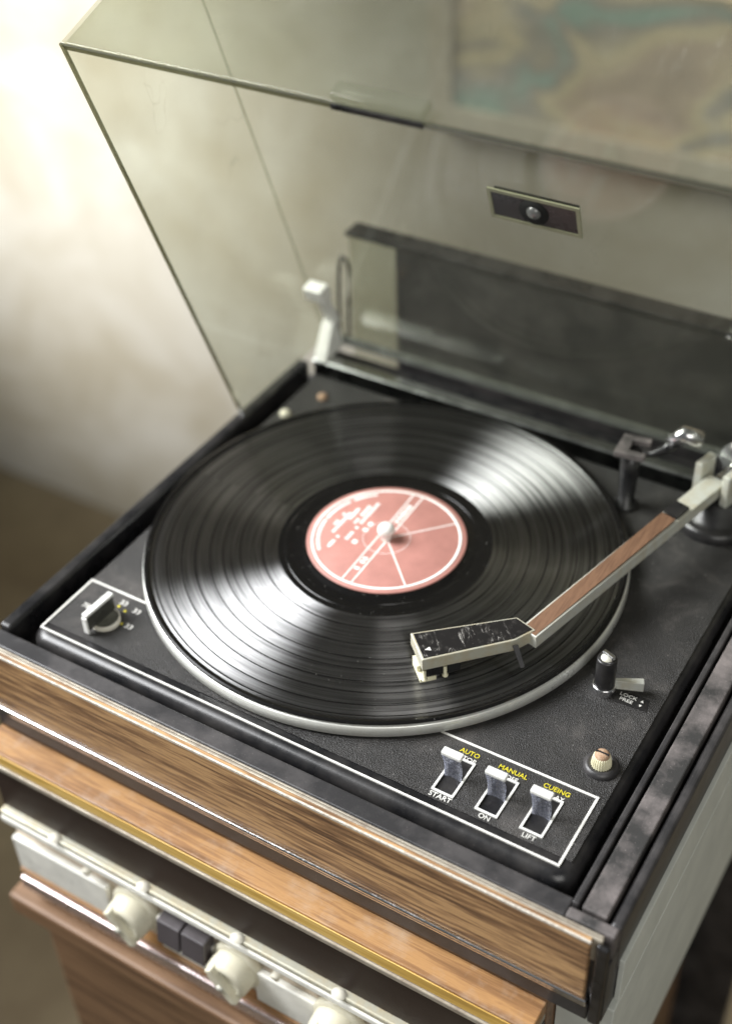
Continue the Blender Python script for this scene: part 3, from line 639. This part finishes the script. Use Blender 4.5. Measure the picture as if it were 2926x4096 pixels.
b = B(); tube(b, [(0.1340, 0.1215, 0.0455), (0.1420, 0.1255, 0.052), (0.1530, 0.1280, 0.050)], [0.0042, 0.0062, 0.0060], 14); obj("metal_tip", b, M['chrome'], cl)

# --- hinge bracket
b = B(); prism(b, [(0.163, -0.0070), (0.186, -0.0070), (0.181, 0.0165), (0.176, 0.0165)], -0.1595, -0.1540, 'yz', 0.0008)
prism(b, [(0.160, -0.0070), (0.186, -0.0070), (0.1795, 0.0225), (0.1745, 0.0225)], -0.1565, -0.1475, 'yz', 0.0008)
prism(b, [(0.1735, 0.0210), (0.1795, 0.0210), (0.1660, 0.0480), (0.1600, 0.0480)], -0.1540, -0.1440, 'yz', 0.0008)
prism(b, [(0.1540, 0.0480), (0.1660, 0.0500), (0.1615, 0.0620), (0.1500, 0.0600)], -0.1570, -0.1410, 'yz', 0.0015)
hb = obj("hinge_bracket", b, M['bracket'], tt, label="white plastic lid hinge at the back corner")

b = B(); loop = []
for lx, lz in ((-0.1640, -0.020), (-0.1625, 0.030), (-0.1610, 0.050), (-0.1585, 0.0575), (-0.1545, 0.0560), (-0.1525, 0.048), (-0.1540, 0.020), (-0.1560, -0.020)): loop.append((lx, 0.206, lz))
tube(b, loop, 0.0014, 8); obj("hinge_arm", b, M['gloss'], tt, label="thin black loop of the lid hinge arm")
# --- lid
ang = R(70); fy, fz = -math.cos(ang), math.sin(ang); By, Bz = 0.186, 0.0005
def L(s, t): return (By + s * fy - t * math.sin(ang), Bz + s * fz - t * math.cos(ang))
def slab(bm, s0, s1, t0, t1, x0, x1, bev=0.0004): prism(bm, [L(s0, t0), L(s1, t0), L(s1, t1), L(s0, t1)], x0, x1, 'yz', bev)
TK = 0.0030; XLid, XRid = -0.1650, 0.2330; HD = 0.106; LN = 0.357
b = B(); slab(b, 0.0, LN, -TK, 0.0, XLid, XRid); lid = obj("lid", b, M['smoke'], tt, label="raised smoked acrylic lid panel")
b = B(); prism(b, [L(0.0, 0.0002), L(LN - 0.0002, 0.0002), L(LN - 0.0002, HD), L(0.025, HD)], XLid, XLid + TK, 'yz', 0.0004); obj("side_panel", b, M['smoke'], lid)
b = B(); prism(b, [L(0.0, 0.0002), L(LN - 0.0002, 0.0002), L(LN - 0.0002, HD), L(0.025, HD)], XRid - TK, XRid, 'yz', 0.0004); obj("side_panel", b, M['smoke'], lid)
b = B(); slab(b, LN - TK, LN, 0.0004, HD - 0.0004, XLid + TK + 0.0002, XRid - TK - 0.0002); obj("front_panel", b, M['smoke'], lid)
b = B(); prism(b, [L(0.0255, HD + 0.0001), L(LN, HD + 0.0001), L(LN, HD + 0.0014), L(0.0255, HD + 0.0014)], XLid + 0.0002, XLid + TK - 0.0002, 'yz'); obj("side_edge", b, M['edge'], lid)
b = B(); slab(b, LN - TK + 0.0002, LN - 0.0002, HD + 0.0001, HD + 0.0016, XLid + TK, XRid - TK, 0); obj("front_edge", b, M['edge'], lid)
b = B(); slab(b, LN + 0.0002, LN + 0.006, HD - 0.008, HD + 0.0016, 0.002, 0.051, 0.0006); obj("handle_lip", b, M['smoke'], lid)
b = B(); slab(b, LN - 0.0022, LN + 0.0006, HD + 0.0018, HD + 0.0030, 0.002, 0.051, 0); obj("lip_shadow_strip", b, M['gloss'], lid)  # black strip standing in for the dark shade under the handle lip
b = B(); slab(b, -0.0015, -0.0001, -TK, 0.004, XLid + 0.006, XRid, 0); obj("bottom_edge", b, M['mirror'], lid)
# badge
b = B(); slab(b, 0.1818, 0.2002, -TK - 0.0012, -TK - 0.0003, 0.0085, 0.0630, 0); bd = obj("badge", b, M['gloss'], lid)
b = B()
for (s0, s1, x0, x1) in ((0.1790, 0.1813, 0.0062, 0.0655), (0.2007, 0.2030, 0.0062, 0.0655), (0.1815, 0.2005, 0.0062, 0.0084), (0.1815, 0.2005, 0.0631, 0.0655)):
    slab(b, s0, s1, 0.0002, 0.0014, x0, x1, 0)
obj("badge_frame", b, simple("badge_frame_olive", (0.30, 0.30, 0.20), 0.4), lid)
Tb = Matrix.Translation((0.0355, *L(0.191, 0.0012))) @ Matrix.Rotation(R(90) + (R(90) - ang) * 0 , 4, 'X')
nrm = Vector((0, -math.sin(ang), -math.cos(ang)))
Tb = Matrix.Translation((0.0355, *L(0.191, 0.0))) @ nrm.to_track_quat('Z', 'Y').to_matrix().to_4x4()
b = B(); slab(b, 0.1815, 0.2005, 0.0002, 0.0009, 0.0086, 0.0629, 0); obj("badge_face", b, simple("badge_face", (0.028, 0.025, 0.025), 0.3), lid)
b = B(); lathe(b, [(0.0095, 0.0010), (0.0095, 0.0014), (0.0, 0.0014)], seg=40, mtx=Tb); obj("badge_ring", b, M['black'], lid)
b = B(); lathe(b, [(0.0046, 0.0014), (0.0042, 0.0026), (0.0025, 0.0036), (0, 0.0040)], seg=32, mtx=Tb); obj("badge_lens", b, simple("badge_lens", (0.16, 0.16, 0.16), 0.12, coat=1.0), lid)

# ================================================================= RECORD
rc = thing("vinyl_record", "black vinyl record with salmon pink centre label on the platter", "record", (0, 0, -0.0012))
gaps = [0.1362, 0.1271, 0.1188, 0.1095, 0.1012, 0.0905, 0.0765]
prof = [(0.0, -0.0010, 1), (0.1490, -0.0010, 1), (0.1502, -0.0006, 1), (0.1505, 0.0000, 1), (0.1502, 0.0006, 1), (0.1490, 0.0009, 1), (0.1478, 0.0007, 1), (0.1465, 0.0002, 1), (0.1462, 0.0000, 1), (0.1445, 0.0000, 0), (0.1443, -0.0001, 1), (0.1436, -0.0001, 1), (0.1434, 0.0, 0)]
bm = bmesh.new()
P = [(r, z) for r, z, _ in prof]; mats = [k for *_, k in prof][1:]
for g in gaps:
    P += [(g + 0.00042, 0.0), (g + 0.00028, -0.00015), (g - 0.00028, -0.00015), (g - 0.00042, 0.0)]; mats += [0, 1, 1, 1]
for r, z, k in ((0.0670, 0.0, 0), (0.0655, -0.00015, 1), (0.0630, -0.00015, 1), (0.0627, 0.0, 1), (0.0590, -0.0001, 1), (0.0588, -0.0003, 1), (0.0570, -0.0003, 1), (0.0568, 0.0, 1), (0.0520, 0.0, 1), (0.0512, 0.0004, 1), (0.0, 0.0004, 1)):
    P.append((r, z)); mats.append(k)
for i in range(len(P) - 1): lathe(bm, [P[i], P[i + 1]], seg=256, mat=mats[i])
bmesh.ops.remove_doubles(bm, verts=bm.verts[:], dist=1e-7)
disc = obj("disc", bm, [M['groove'], M['vinyl']], rc, smooth=True)
lab = obj("label", lathe(B(), [(0.0502, 0.0005), (0.0502, 0.0011), (0.0498, 0.0013), (0.0, 0.0013)], 0, 0.002, 128), M['pink'], rc)
b = B()
def lt(x, y): return (x, y + 0.0)   # label print in world axes
z0, z1 = 0.00135, 0.00145
def strip(pts, w):
    for a, c in zip(pts, pts[1:]): line(b, a[0], a[1], c[0], c[1], w, z0, z1)
lathe(b, [(0.0472, z0), (0.0472, z1), (0.0455, z1), (0.0455, z0)], 0, 0.002, 128)
strip([(-0.0062, 0.0475), (-0.0044, -0.0435)], 0.0009); strip([(0.0005, 0.0480), (0.0022, -0.0440)], 0.0009)
strip([(0.0025, 0.0040), (0.0315, 0.0350)], 0.0007); strip([(0.0025, -0.0005), (0.0325, -0.0305)], 0.0008)
lathe(b, [(0.0150, z0), (0.0150, z0 + 0.00003), (0.0147, z0 + 0.00003), (0.0147, z0)], 0, 0.002, 96)
def blot(x, y, wx, wy):
    prism(b, [(x - wx / 2, y - wy / 2), (x + wx / 2, y - wy / 2), (x + wx / 2, y + wy / 2), (x - wx / 2, y + wy / 2)], z0, z1)
def glyphs(p, q, n_, s):
    s *= 1.7
    for k in range(n_):
        t = (k + 0.5) / n_; x = p[0] + (q[0] - p[0]) * t; y = p[1] + (q[1] - p[1]) * t
        kind = random.random()
        if kind < 0.12: continue
        blot(x, y, s * random.uniform(0.6, 0.85), s * random.uniform(0.55, 0.78))
glyphs((-0.0155, -0.014), (-0.0155, 0.018), 5, 0.0030)
for (x, y0, y1, k) in ((-0.0215, -0.015, 0.029, 15), (-0.0250, 0.004, 0.024, 7), (-0.0275, -0.023, -0.008, 6), (-0.0300, 0.006, 0.018, 5), (-0.0325, -0.010, 0.012, 8), (-0.0355, -0.006, 0.010, 6)):
    glyphs((x, y0), (x, y1), k, 0.0019)
def arc_glyphs(a0, a1, n_, r=0.0430, s=0.0027):
    for k in range(n_):
        a = R(a0 + (a1 - a0) * k / max(1, n_ - 1)); x = r * math.cos(a); y = 0.002 + r * math.sin(a)
        blot(x, y, s * 0.75, s * 0.75)
arc_glyphs(223, 186, 15); arc_glyphs(181, 155, 10); arc_glyphs(148, 130, 7)
for y in (0.0395, 0.0365, 0.033, 0.030, 0.0265, 0.023): blot(-0.0024, y - 0.004, 0.0034, 0.0021)
for y in (-0.021, -0.0245, -0.031): blot(-0.0015, y, 0.0034, 0.0024)
obj("label_print", b, M['labelprint'], lab)
